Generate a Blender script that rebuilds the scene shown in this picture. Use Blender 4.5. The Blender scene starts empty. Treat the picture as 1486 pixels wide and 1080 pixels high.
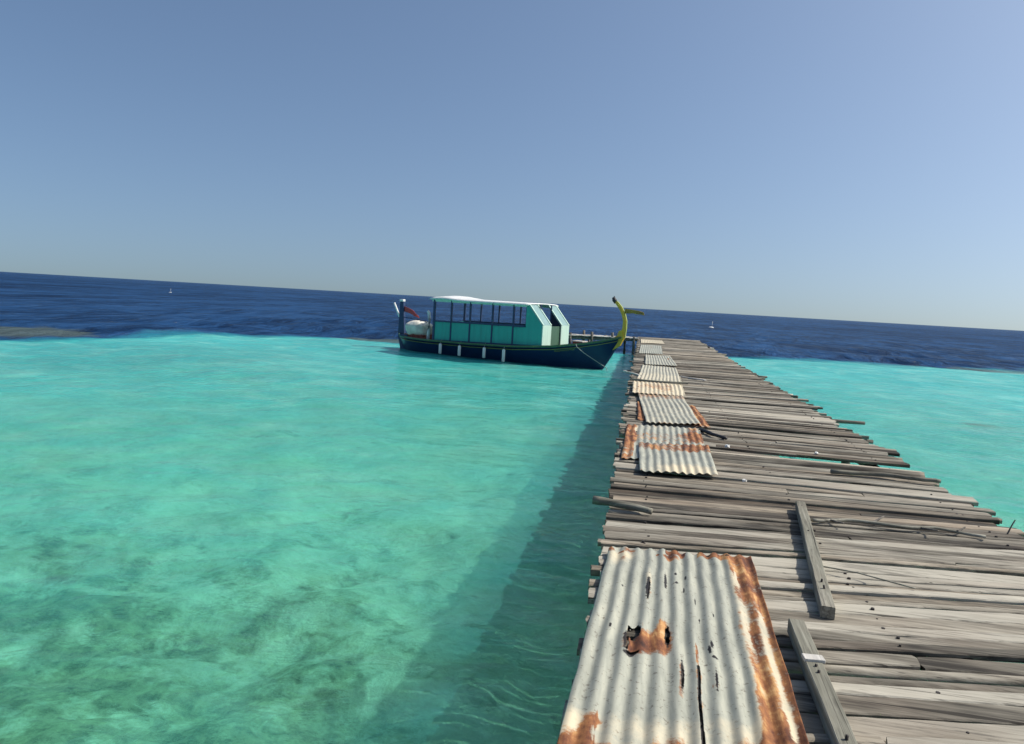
import bpy, math, random
import numpy as np
from mathutils import Matrix, Vector

scn = bpy.context.scene
C = scn.collection
R = math.radians

# ------------------------------------------------------------------ camera
DECK = 0.9                      # deck top above the water (water is z = 0)
cd = bpy.data.cameras.new("camera"); cam = bpy.data.objects.new("camera", cd); C.objects.link(cam)
cd.sensor_width = 36.0; cd.lens = 26.09; cd.clip_start = 0.05; cd.clip_end = 30000
pitch, yaw, roll = R(5.454), R(9.774), R(3.312)
f0 = Vector((-math.sin(yaw), math.cos(yaw), 0)); r0 = Vector((math.cos(yaw), math.sin(yaw), 0)); u0 = Vector((0, 0, 1))
fw = f0*math.cos(pitch) - u0*math.sin(pitch); u1 = u0*math.cos(pitch) + f0*math.sin(pitch)
rt = r0*math.cos(roll) + u1*math.sin(roll); up = u1*math.cos(roll) - r0*math.sin(roll)
cam.matrix_world = Matrix(((rt.x, up.x, -fw.x, 0), (rt.y, up.y, -fw.y, 0), (rt.z, up.z, -fw.z, DECK+1.5), (0, 0, 0, 1)))
scn.camera = cam

# ------------------------------------------------------------------ light
SUN_AZ, SUN_EL = R(16), R(47)   # azimuth measured from +X (right of the pier) towards +Y
w = bpy.data.worlds.new("World"); scn.world = w; w.use_nodes = True
nt = w.node_tree; bg = nt.nodes["Background"]
sky = nt.nodes.new("ShaderNodeTexSky"); sky.sky_type = 'NISHITA'; sky.sun_disc = False
sky.sun_elevation = SUN_EL; sky.sun_rotation = R(90) - SUN_AZ
sky.air_density = 0.8; sky.dust_density = 2.9; sky.ozone_density = 2.0; sky.altitude = 0
stc = nt.nodes.new("ShaderNodeTexCoord"); sof = nt.nodes.new("ShaderNodeVectorMath"); sof.operation = 'ADD'; sof.inputs[1].default_value = (0, 0, 0.07)
snm = nt.nodes.new("ShaderNodeVectorMath"); snm.operation = 'NORMALIZE'
nt.links.new(stc.outputs['Generated'], sof.inputs[0]); nt.links.new(sof.outputs[0], snm.inputs[0]); nt.links.new(snm.outputs[0], sky.inputs['Vector'])
hz = nt.nodes.new("ShaderNodeMix"); hz.data_type = 'RGBA'; hz.blend_type = 'MULTIPLY'; hz.inputs[0].default_value = 1
hz.inputs[7].default_value = (1.27, 1.38, 1.40, 1)      # slightly cooler air than the clear-sky model
nt.links.new(sky.outputs[0], hz.inputs[6]); nt.links.new(hz.outputs[2], bg.inputs[0]); bg.inputs[1].default_value = 0.1
sl = bpy.data.lights.new("sun", 'SUN'); sl.energy = 4.7; sl.angle = R(0.6); sl.color = (1, 0.94, 0.85)
so = bpy.data.objects.new("sun", sl); C.objects.link(so)
sd = Vector((math.cos(SUN_EL)*math.cos(SUN_AZ), math.cos(SUN_EL)*math.sin(SUN_AZ), math.sin(SUN_EL)))
so.rotation_euler = sd.to_track_quat('Z', 'Y').to_euler(); so.location = (8, 6, 12)
vs = scn.view_settings; vs.view_transform = 'Standard'; vs.look = 'None'; vs.gamma = 1; vs.exposure = 0
scn.render.engine = 'CYCLES'; scn.cycles.use_denoising = True
scn.cycles.transparent_max_bounces = 12; scn.cycles.max_bounces = 8

# ------------------------------------------------------------------ noise helpers
def _hash(ix, iy, seed):
    n = (ix.astype(np.int64)*374761393 + iy.astype(np.int64)*668265263 + seed*1442695041) & 0x7fffffff
    n = ((n ^ (n >> 13))*1274126177) & 0x7fffffff
    return ((n ^ (n >> 16)) & 0xffff)/65535.0
def vnoise(x, y, seed=0):
    x = np.asarray(x, float); y = np.asarray(y, float)
    ix = np.floor(x); iy = np.floor(y); fx = x-ix; fy = y-iy
    fx = fx*fx*(3-2*fx); fy = fy*fy*(3-2*fy)
    a = _hash(ix, iy, seed); b = _hash(ix+1, iy, seed); c = _hash(ix, iy+1, seed); d = _hash(ix+1, iy+1, seed)
    return (a*(1-fx)+b*fx)*(1-fy) + (c*(1-fx)+d*fx)*fy
def fbm(x, y, seed=0, octs=4):
    s = 0; a = 1; t = 0; x = np.asarray(x, float); y = np.asarray(y, float)
    for k in range(octs):
        s = s + a*vnoise(x*2**k+17.3*k, y*2**k-9.1*k, seed+k*7); t += a; a *= 0.5
    return s/t
def sstep(a, b, x):
    t = np.clip((np.asarray(x, float)-a)/(b-a), 0, 1); return t*t*(3-2*t)

# ------------------------------------------------------------------ mesh helpers
class MB:
    def __init__(s): s.v = []; s.f = []; s.m = []; s.at = {}; s.sm = []
    def add(s, vs, fs, mat=0, smooth=False, **at):
        o = len(s.v); s.v += [tuple(p) for p in vs]
        for f in fs: s.f.append(tuple(i+o for i in f)); s.m.append(mat); s.sm.append(smooth)
        for k, val in at.items():
            arr = s.at.setdefault(k, [])
            arr += [0.0]*(o-len(arr))
            arr += list(val) if hasattr(val, '__len__') else [val]*len(vs)
        return s
    def box(s, c, d, rot=None, mat=0, **at):
        hx, hy, hz = d[0]/2, d[1]/2, d[2]/2; b = min(hx, hy, hz)*0.22
        vs = []
        for z, k in ((-hz, b), (-hz+b, 0), (hz-b, 0), (hz, b)):
            x, y = hx-k, hy-k; e = b
            vs += [Vector(p) for p in ((-x+e, -y, z), (x-e, -y, z), (x, -y+e, z), (x, y-e, z), (x-e, y, z), (-x+e, y, z), (-x, y-e, z), (-x, -y+e, z))]
        if rot is not None: vs = [rot @ p for p in vs]
        c = Vector(c); vs = [p+c for p in vs]
        fs = [tuple(reversed(range(8))), tuple(range(24, 32))]
        for k in range(3):
            for i in range(8): fs.append((k*8+i, k*8+(i+1) % 8, (k+1)*8+(i+1) % 8, (k+1)*8+i))
        return s.add(vs, fs, mat, False, **at)
    def tube(s, pts, rad, n=10, mat=0, sq=1.0, smooth=True, upv=(0, 0, 1), **at):
        pts = [Vector(p) for p in pts]; vs = []; fs = []
        if not hasattr(rad, '__len__'): rad = [rad]*len(pts)
        for i, p in enumerate(pts):
            t = (pts[min(i+1, len(pts)-1)]-pts[max(i-1, 0)]).normalized()
            a = t.cross(Vector(upv))
            if a.length < 1e-3: a = t.cross(Vector((0, 1, 0)))
            a.normalize(); b = a.cross(t)
            for k in range(n):
                th = 2*math.pi*k/n; vs.append(p + a*math.cos(th)*rad[i]*sq + b*math.sin(th)*rad[i])
        for i in range(len(pts)-1):
            for k in range(n): fs.append((i*n+k, i*n+(k+1) % n, (i+1)*n+(k+1) % n, (i+1)*n+k))
        fs.append(tuple(reversed(range(n)))); fs.append(tuple(range((len(pts)-1)*n, len(pts)*n)))
        return s.add(vs, fs, mat, smooth, **at)
    def prism(s, poly, y0, y1, mat=0, axis='y', **at):
        """polygon given in (x,z) extruded between y0 and y1"""
        n = len(poly)
        vs = [(p[0], y0, p[1]) for p in poly] + [(p[0], y1, p[1]) for p in poly]
        fs = [tuple(range(n)), tuple(reversed(range(n, 2*n)))]
        for i in range(n): j = (i+1) % n; fs.append((i, i+n, j+n, j))
        return s.add(vs, fs, mat, False, **at)
    def build(s, name, mats, parent=None, loc=None):
        me = bpy.data.meshes.new(name); me.from_pydata([tuple(p) for p in s.v], [], s.f)
        if not isinstance(mats, (list, tuple)): mats = [mats]
        for m in mats: me.materials.append(m)
        me.polygons.foreach_set('material_index', s.m); me.polygons.foreach_set('use_smooth', s.sm)
        for k, arr in s.at.items():
            arr = arr + [0.0]*(len(s.v)-len(arr))
            a = me.attributes.new(k, 'FLOAT', 'POINT'); a.data.foreach_set('value', np.array(arr, np.float32))
        me.update()
        o = bpy.data.objects.new(name, me); C.objects.link(o)
        if parent is not None: o.parent = parent
        if loc is not None: o.location = loc
        return o
def grid_mesh(name, X, Y, Z, mat, attrs=None, keep=None, parent=None, smooth=True):
    """X,Y,Z are (n,m) arrays; keep is an optional (n-1,m-1) bool mask of faces"""
    n, m = X.shape; idx = np.arange(n*m).reshape(n, m)
    F = np.stack([idx[:-1, :-1], idx[1:, :-1], idx[1:, 1:], idx[:-1, 1:]], -1).reshape(-1, 4)
    if keep is not None: F = F[keep.reshape(-1)]
    V = np.stack([X, Y, Z], -1).reshape(-1, 3)
    me = bpy.data.meshes.new(name)
    me.vertices.add(len(V)); me.vertices.foreach_set('co', V.astype(np.float32).ravel())
    me.loops.add(F.size); me.loops.foreach_set('vertex_index', F.astype(np.int32).ravel())
    me.polygons.add(len(F)); me.polygons.foreach_set('loop_start', np.arange(0, F.size, 4, dtype=np.int32))
    me.polygons.foreach_set('loop_total', np.full(len(F), 4, np.int32))
    me.update(calc_edges=True); me.validate()
    me.polygons.foreach_set('use_smooth', np.full(len(me.polygons), smooth))
    for k, a in (attrs or {}).items():
        at = me.attributes.new(k, 'FLOAT', 'POINT'); at.data.foreach_set('value', np.asarray(a, np.float32).ravel())
    me.materials.append(mat)
    o = bpy.data.objects.new(name, me); C.objects.link(o)
    if parent is not None: o.parent = parent
    return o
def tag(o, label=None, cat=None, group=None, kind=None):
    if label: o['label'] = label
    if cat: o['category'] = cat
    if group: o['group'] = group
    if kind: o['kind'] = kind
    return o
def empty(name, loc, rz=0, **k):
    o = bpy.data.objects.new(name, None); C.objects.link(o); o.location = loc; o.rotation_euler = (0, 0, rz)
    o.empty_display_size = 0.3; return tag(o, **k)

# ------------------------------------------------------------------ material helpers
class NT:
    def __init__(s, name):
        s.m = bpy.data.materials.new(name); s.m.use_nodes = True; s.t = s.m.node_tree; s.t.nodes.clear()
        s.out = s.n('ShaderNodeOutputMaterial')
    def n(s, typ, **kw):
        nd = s.t.nodes.new(typ)
        for k, v in kw.items(): setattr(nd, k, v)
        return nd
    def l(s, a, b): s.t.links.new(a, b)
    def setin(s, nd, key, v):
        if v is None: return
        if isinstance(v, bpy.types.NodeSocket): s.l(v, nd.inputs[key])
        else: nd.inputs[key].default_value = v
    def attr(s, name): return s.n('ShaderNodeAttribute', attribute_name=name).outputs['Fac']
    def math(s, op, a, b=None, clamp=False):
        nd = s.n('ShaderNodeMath', operation=op, use_clamp=clamp); s.setin(nd, 0, a); s.setin(nd, 1, b); return nd.outputs[0]
    def mix(s, fac, a, b, mode='MIX'):
        nd = s.n('ShaderNodeMix', data_type='RGBA', blend_type=mode)
        s.setin(nd, 0, fac); s.setin(nd, 6, a); s.setin(nd, 7, b); return nd.outputs[2]
    def noise(s, vec, scale, detail=4, rough=0.55, dist=0.0, w=None):
        nd = s.n('ShaderNodeTexNoise'); s.l(vec, nd.inputs['Vector'])
        nd.inputs['Scale'].default_value = scale; nd.inputs['Detail'].default_value = detail
        nd.inputs['Roughness'].default_value = rough; nd.inputs['Distortion'].default_value = dist; return nd.outputs['Fac']
    def map(s, vec, scale=(1, 1, 1), rot=(0, 0, 0), loc=None):
        nd = s.n('ShaderNodeMapping'); s.l(vec, nd.inputs[0]); nd.inputs['Scale'].default_value = scale; nd.inputs['Rotation'].default_value = rot
        if loc is not None: s.setin(nd, 'Location', loc)
        return nd.outputs[0]
    def ramp(s, fac, stops):
        nd = s.n('ShaderNodeValToRGB'); s.l(fac, nd.inputs[0]); e = nd.color_ramp.elements
        while len(e) < len(stops): e.new(0.5)
        for k, (p, c) in enumerate(stops):
            e[k].position = p; e[k].color = (c, c, c, 1) if not hasattr(c, '__len__') else (*c, 1)
        return nd.outputs[0]
    def bump(s, h, strength=0.5, dist=0.02, normal=None):
        nd = s.n('ShaderNodeBump'); nd.inputs['Strength'].default_value = strength; nd.inputs['Distance'].default_value = dist
        s.l(h, nd.inputs['Height'])
        if normal is not None: s.l(normal, nd.inputs['Normal'])
        return nd.outputs[0]
    def principled(s, col, rough=0.6, metal=0.0, normal=None, spec=0.5):
        p = s.n('ShaderNodeBsdfPrincipled'); s.setin(p, 'Base Color', col if isinstance(col, bpy.types.NodeSocket) else (*col, 1))
        s.setin(p, 'Roughness', rough); s.setin(p, 'Metallic', metal); p.inputs['Specular IOR Level'].default_value = spec
        if normal is not None: s.l(normal, p.inputs['Normal'])
        s.l(p.outputs[0], s.out.inputs[0]); return p
    def obj(s): return s.n('ShaderNodeTexCoord').outputs['Object']

def mat_wood(name, lo, mid, hi, use_attr=True):
    """weathered timber; the grain runs along local X"""
    t = NT(name); co = t.obj()
    if use_attr:
        comb = t.n('ShaderNodeCombineXYZ'); sd_ = t.attr('seed')
        t.l(t.math('MULTIPLY', sd_, 37.0), comb.inputs[0]); t.l(t.math('MULTIPLY', sd_, 11.0), comb.inputs[1]); t.l(t.math('MULTIPLY', sd_, 5.0), comb.inputs[2])
        add = t.n('ShaderNodeVectorMath', operation='ADD'); t.l(co, add.inputs[0]); t.l(comb.outputs[0], add.inputs[1]); co = add.outputs[0]
        tone = t.attr('tone')
    else: tone = t.noise(co, 0.7, 1)
    g1 = t.noise(t.map(co, (1.1, 34, 34)), 1.0, 6, 0.65, 0.3)
    g2 = t.noise(t.map(co, (0.9, 8, 8)), 1.0, 4, 0.6, 0.8)
    g3 = t.noise(t.map(co, (2.5, 90, 90)), 1.0, 3, 0.6)
    pt = t.noise(t.map(co, (1.6, 3.5, 3.5)), 1.0, 3, 0.6)
    a = t.math('ADD', t.math('MULTIPLY', g1, 0.55), t.math('MULTIPLY', g2, 0.45))
    a = t.math('ADD', a, t.math('MULTIPLY', t.math('SUBTRACT', tone, 0.5), 0.34))
    a = t.math('ADD', a, t.math('MULTIPLY', t.math('SUBTRACT', pt, 0.5), 0.30))
    col = t.ramp(a, [(0.30, lo), (0.46, mid), (0.63, hi), (0.85, tuple(min(1, c*1.35) for c in hi))])
    # warm and cool drift, dark weather cracks
    col = t.mix(t.math('MULTIPLY', t.ramp(t.noise(co, 1.3, 3), [(0.45, 0.0), (0.7, 1.0)]), 0.35), col, (0.30, 0.245, 0.19, 1), 'MIX')
    if use_attr:
        hue = t.math('FRACT', t.math('MULTIPLY', sd_, 7.31))
        col = t.mix(t.math('MULTIPLY', t.ramp(hue, [(0.5, 0.0), (1.0, 1.0)]), 0.30), col, t.mix(1.0, col, (1.05, 0.80, 0.58, 1), 'MULTIPLY'))
    split = t.ramp(t.noise(t.map(co, (0.45, 26, 26)), 1.0, 3, 0.5, 0.5), [(0.315, 1.0), (0.345, 0.0)])
    col = t.mix(t.math('MULTIPLY', split, 0.85), col, (0.016, 0.013, 0.010, 1))
    rot = t.ramp(t.math('ADD', t.math('MULTIPLY', t.noise(t.map(co, (1.3, 9, 9)), 1.0, 5, 0.7, 0.4), 0.6), t.math('MULTIPLY', t.noise(t.map(co, (3, 60, 60)), 1.0, 3, 0.6), 0.4)), [(0.53, 0.0), (0.60, 1.0)])
    col = t.mix(t.math('MULTIPLY', rot, 0.50), col, (0.045, 0.040, 0.034, 1))
    crack = t.ramp(g3, [(0.30, 1.0), (0.38, 0.0)])
    col = t.mix(t.math('MULTIPLY', crack, 0.65), col, (0.035, 0.032, 0.028, 1))
    h = t.math('ADD', t.math('MULTIPLY', g1, 0.7), t.math('MULTIPLY', g3, 0.5))
    t.principled(col, 0.85, 0, t.bump(h, 0.7, 0.006), 0.2); return t.m
def mat_plain(name, col, rough=0.5, metal=0, var=0.25, scale=3.0, spec=0.5, bump=0.0):
    t = NT(name); co = t.obj(); n1 = t.noise(co, scale, 5, 0.6)
    dark = tuple(c*(1-var) for c in col)
    c = t.mix(t.ramp(n1, [(0.3, 0.0), (0.7, 1.0)]), (*dark, 1), (*[min(1, c*(1+var*0.5)) for c in col], 1))
    t.principled(c, rough, metal, t.bump(n1, bump, 0.02) if bump else None, spec); return t.m
def mat_paint(name, col, wear=(0.25, 0.23, 0.2), amt=0.5, rough=0.45, streak=(6, 6, 0.8)):
    t = NT(name); co = t.obj(); n1 = t.noise(t.map(co, streak), 1.0, 5, 0.65); n2 = t.noise(co, 9.0, 5, 0.7)
    c = t.mix(t.math('MULTIPLY', t.ramp(n1, [(0.35, 0.0), (0.75, 1.0)]), 0.45), (*col, 1), (*[x*0.6 for x in col], 1))
    c = t.mix(t.math('MULTIPLY', t.ramp(n2, [(0.56, 0.0), (0.70, 1.0)]), amt), c, (*wear, 1))
    c = t.mix(t.math('MULTIPLY', t.ramp(t.noise(t.map(co, (9, 9, 0.5)), 1.0, 4, 0.7), [(0.55, 0.0), (0.7, 1.0)]), 0.35), c, (*[x*0.35 for x in wear], 1))
    t.principled(c, rough, 0, t.bump(n2, 0.15, 0.01)); return t.m

M = {}
M['deck'] = mat_wood('weathered_planks', (0.030, 0.026, 0.021), (0.165, 0.150, 0.120), (0.365, 0.34, 0.28))
M['pole'] = mat_wood('weathered_poles', (0.03, 0.028, 0.024), (0.10, 0.092, 0.08), (0.22, 0.20, 0.175), False)
M['batten'] = mat_wood('grey_batten', (0.06, 0.058, 0.045), (0.20, 0.195, 0.155), (0.36, 0.35, 0.29), False)
M['palewood'] = mat_wood('pale_wood', (0.25, 0.24, 0.21), (0.48, 0.46, 0.42), (0.7, 0.68, 0.63), False)
M['nail'] = mat_plain('rusty_nail', (0.02, 0.014, 0.011), 0.7)

def mat_sheet():
    t = NT('corrugated_iron'); co = t.obj(); rust = t.attr('rust'); dark = t.attr('slit_spot_dark'); yel = t.attr('cream')
    n1 = t.noise(co, 7, 6, 0.7); n2 = t.noise(t.map(co, (30, 3.0, 5)), 1.0, 6, 0.7, 0.5); n3 = t.noise(co, 45, 4, 0.7); n5 = t.noise(t.map(co, (9, 2.0, 3)), 1.0, 5, 0.65, 0.4); n4 = t.noise(co, 2.2, 4, 0.6)
    zinc = t.ramp(t.math('ADD', t.math('MULTIPLY', n2, 0.6), t.math('MULTIPLY', n4, 0.4)), [(0.3, (0.22, 0.225, 0.185)), (0.5, (0.33, 0.335, 0.275)), (0.72, (0.49, 0.48, 0.38))])
    zinc = t.mix(t.math('MULTIPLY', t.ramp(n3, [(0.585, 0.0), (0.66, 1.0)]), 0.7), zinc, (0.10, 0.08, 0.06, 1))
    rc = t.ramp(t.math('ADD', t.math('MULTIPLY', n1, 0.35), t.math('ADD', t.math('MULTIPLY', n2, 0.25), t.math('MULTIPLY', n5, 0.40))), [(0.38, (0.035, 0.013, 0.008)), (0.46, (0.13, 0.045, 0.02)), (0.53, (0.30, 0.125, 0.045)), (0.58, (0.50, 0.28, 0.11)), (0.65, (0.60, 0.47, 0.29))])
    f = t.math('ADD', rust, t.math('MULTIPLY', t.math('SUBTRACT', n1, 0.5), 1.3))
    f = t.math('ADD', f, t.math('MULTIPLY', t.math('SUBTRACT', n3, 0.5), 0.5))
    f = t.math('ADD', f, t.math('MULTIPLY', t.ramp(t.noise(t.map(co, (26, 1.6, 5)), 1.0, 4, 0.6, 0.3), [(0.60, 0.0), (0.75, 1.0)]), 0.45))
    f = t.ramp(f, [(0.41, 0.0), (0.62, 1.0)])
    yl = t.ramp(t.math('ADD', yel, t.math('MULTIPLY', t.math('SUBTRACT', n1, 0.5), 0.9)), [(0.35, 0.0), (0.7, 1.0)])
    c = t.mix(t.math('MULTIPLY', yl, 0.75), zinc, (0.66, 0.56, 0.38, 1))
    c = t.mix(f, c, rc)
    c = t.mix(t.ramp(t.math('ADD', dark, t.math('MULTIPLY', t.math('SUBTRACT', n3, 0.5), 1.1)), [(0.42, 0.0), (0.6, 1.0)]), c, (0.012, 0.008, 0.006, 1))
    met = t.math('MULTIPLY', t.math('SUBTRACT', 1.0, f), 0.12)
    rg = t.math('ADD', t.math('MULTIPLY', f, 0.25), 0.55)
    t.principled(c, rg, met, t.bump(t.math('ADD', n3, n1), 0.25, 0.004), 0.35); return t.m
M['sheet'] = mat_sheet()

M['hull'] = mat_paint('navy_hull_paint', (0.006, 0.022, 0.085), (0.025, 0.045, 0.10), 0.4, 0.35, (2, 2, 5))
M['navy'] = mat_paint('navy_trim_paint', (0.012, 0.035, 0.11), (0.04, 0.06, 0.1), 0.3)
M['teal'] = mat_paint('teal_panel_paint', (0.025, 0.36, 0.31), (0.10, 0.38, 0.33), 0.3, 0.5)
M['pane'] = mat_paint('dull_slanted_panel', (0.21, 0.34, 0.33), (0.3, 0.42, 0.42), 0.4, 0.35)
M['mint'] = mat_paint('mint_front_paint', (0.48, 0.66, 0.56), (0.35, 0.5, 0.42), 0.3, 0.5)
M['door'] = mat_paint('green_door_paint', (0.05, 0.12, 0.075), (0.1, 0.12, 0.08), 0.3)
M['white'] = mat_paint('white_paint', (0.78, 0.79, 0.77), (0.5, 0.47, 0.4), 0.35)
M['yellow'] = mat_paint('yellow_paint', (0.68, 0.45, 0.035), (0.3, 0.2, 0.05), 0.4)
M['green'] = mat_paint('green_paint', (0.34, 0.40, 0.08), (0.2, 0.3, 0.06), 0.4)
M['stripe'] = mat_paint('gunwale_paint', (0.06, 0.14, 0.07), (0.25, 0.26, 0.06), 0.7)
M['olive'] = mat_paint('olive_line_paint', (0.22, 0.25, 0.08), (0.04, 0.07, 0.08), 0.7)
M['red'] = mat_plain('faded_red_cloth', (0.48, 0.07, 0.07), 0.8, 0, 0.3)
M['brownred'] = mat_plain('red_brown_box', (0.28, 0.07, 0.045), 0.7, 0, 0.5, 6)
M['tarp'] = mat_plain('white_tarpaulin', (0.66, 0.64, 0.56), 0.6, 0, 0.4, 3, bump=0.5)
M['dark'] = mat_plain('dark_iron', (0.025, 0.024, 0.026), 0.6)
M['flagcloth'] = mat_plain('mustard_cloth', (0.34, 0.25, 0.06), 0.8, 0, 0.5, 4)
M['rope'] = mat_plain('grey_rope', (0.30, 0.31, 0.30), 0.9)
M['boatdeck'] = mat_wood('boat_deck_boards', (0.06, 0.05, 0.04), (0.16, 0.14, 0.11), (0.25, 0.22, 0.18), False)
M['coral'] = mat_plain('bleached_coral', (0.78, 0.77, 0.72), 0.8, 0, 0.2, 20, bump=0.6)

# ------------------------------------------------------------------ water and seabed
SHALLOW = [(-60, -80), (-60, 4), (-34, 12), (-25, 22.5), (-22.0, 25.2), (-21.3, 29), (-20, 33), (-15.8, 36.6), (-8, 38.6), (-0.35, 40.0), (6, 44.0), (11, 45.5), (16, 46), (22, 49), (34, 55), (60, 60), (90, 62), (90, -80)]
def signed(px, py, poly):
    """negative inside the polygon"""
    d = np.full(px.shape, 1e9); inside = np.zeros(px.shape, bool); n = len(poly)
    for i in range(n):
        ax, ay = poly[i]; bx, by = poly[(i+1) % n]; ex, ey = bx-ax, by-ay
        t = np.clip(((px-ax)*ex+(py-ay)*ey)/(ex*ex+ey*ey), 0, 1)
        d = np.minimum(d, np.hypot(px-ax-t*ex, py-ay-t*ey))
        c = ((ay > py) != (by > py)) & (px < (bx-ax)*(py-ay)/((by-ay) if by != ay else 1e-9)+ax); inside ^= c
    return np.where(inside, -d, d)
def axis(lo, hi, step, far, g=1.035):
    a = list(np.arange(lo, hi+1e-6, step)); s = step; x = a[-1]
    while x < far: s *= g; x += s; a.append(x)
    s = step; x = a[0]; pre = []
    while x > -far: s *= g*1.03; x -= s; pre.append(x)
    return np.array(pre[::-1]+a)
gx = axis(-26, 24, 0.16, 9000, 1.06); gy = axis(1, 50, 0.16, 12000, 1.045)
X, Y = np.meshgrid(gx, gy, indexing='ij')
sdist = signed(X, Y, SHALLOW)
wob = (fbm(X*0.35, Y*0.35, 3, 4)-0.5)*3.6
deep = sstep(-3.2, 3.0, sdist+wob)
rng = np.random.RandomState(5)
Z = np.zeros_like(X)
for k in range(26):
    wl = 0.7*1.13**k; th = math.radians(-120+rng.normal(0, 32)); a = 0.0034*wl**0.75; ph = rng.rand()*6.28
    kx, ky = math.cos(th)*2*math.pi/wl, math.sin(th)*2*math.pi/wl
    sp = np.maximum(np.gradient(gx)[:, None]+0*X, np.gradient(gy)[None, :]+0*X)
    fade = 1-sstep(0.12, 0.3, sp/wl)
    Z += a*fade*np.sin(kx*X+ky*Y+ph+1.5*(vnoise(X/wl*0.3, Y/wl*0.3, k)-0.5)*3)
Z *= 0.8+0.9*deep
dist = np.hypot(X, Y)
turb = 0.07+0.20*sstep(3.0, 9, dist)+0.30*sstep(8, 20, dist)+0.25*sstep(18, 36, dist)
turb += 0.22*(fbm(X*0.22+4, Y*0.22, 11, 4)-0.5)*sstep(2, 8, dist)
turb = np.clip(turb, 0.05, 0.92)
reef = np.zeros_like(X)
reef = np.maximum(reef, np.exp(-(((X+25.6)/3.0)**2+((Y-27)/3.2)**2)**1.5)*0.8)
reef = np.maximum(reef, np.exp(-(((X+13.8)/2.6)**2+((Y-37.4)/1.6)**2)**1.5)*0.75)
reef = np.maximum(reef, np.exp(-(((X-19)/5.5)**2+((Y-47)/2.2)**2)**1.5)*0.7)
reef = np.maximum(reef, np.exp(-(((X-8.4)/0.55)**2+((Y-19.8)/0.5)**2)**1.5)*0.55)
reef *= 0.5+1.0*fbm(X*0.7, Y*0.9, 21, 3)

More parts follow.
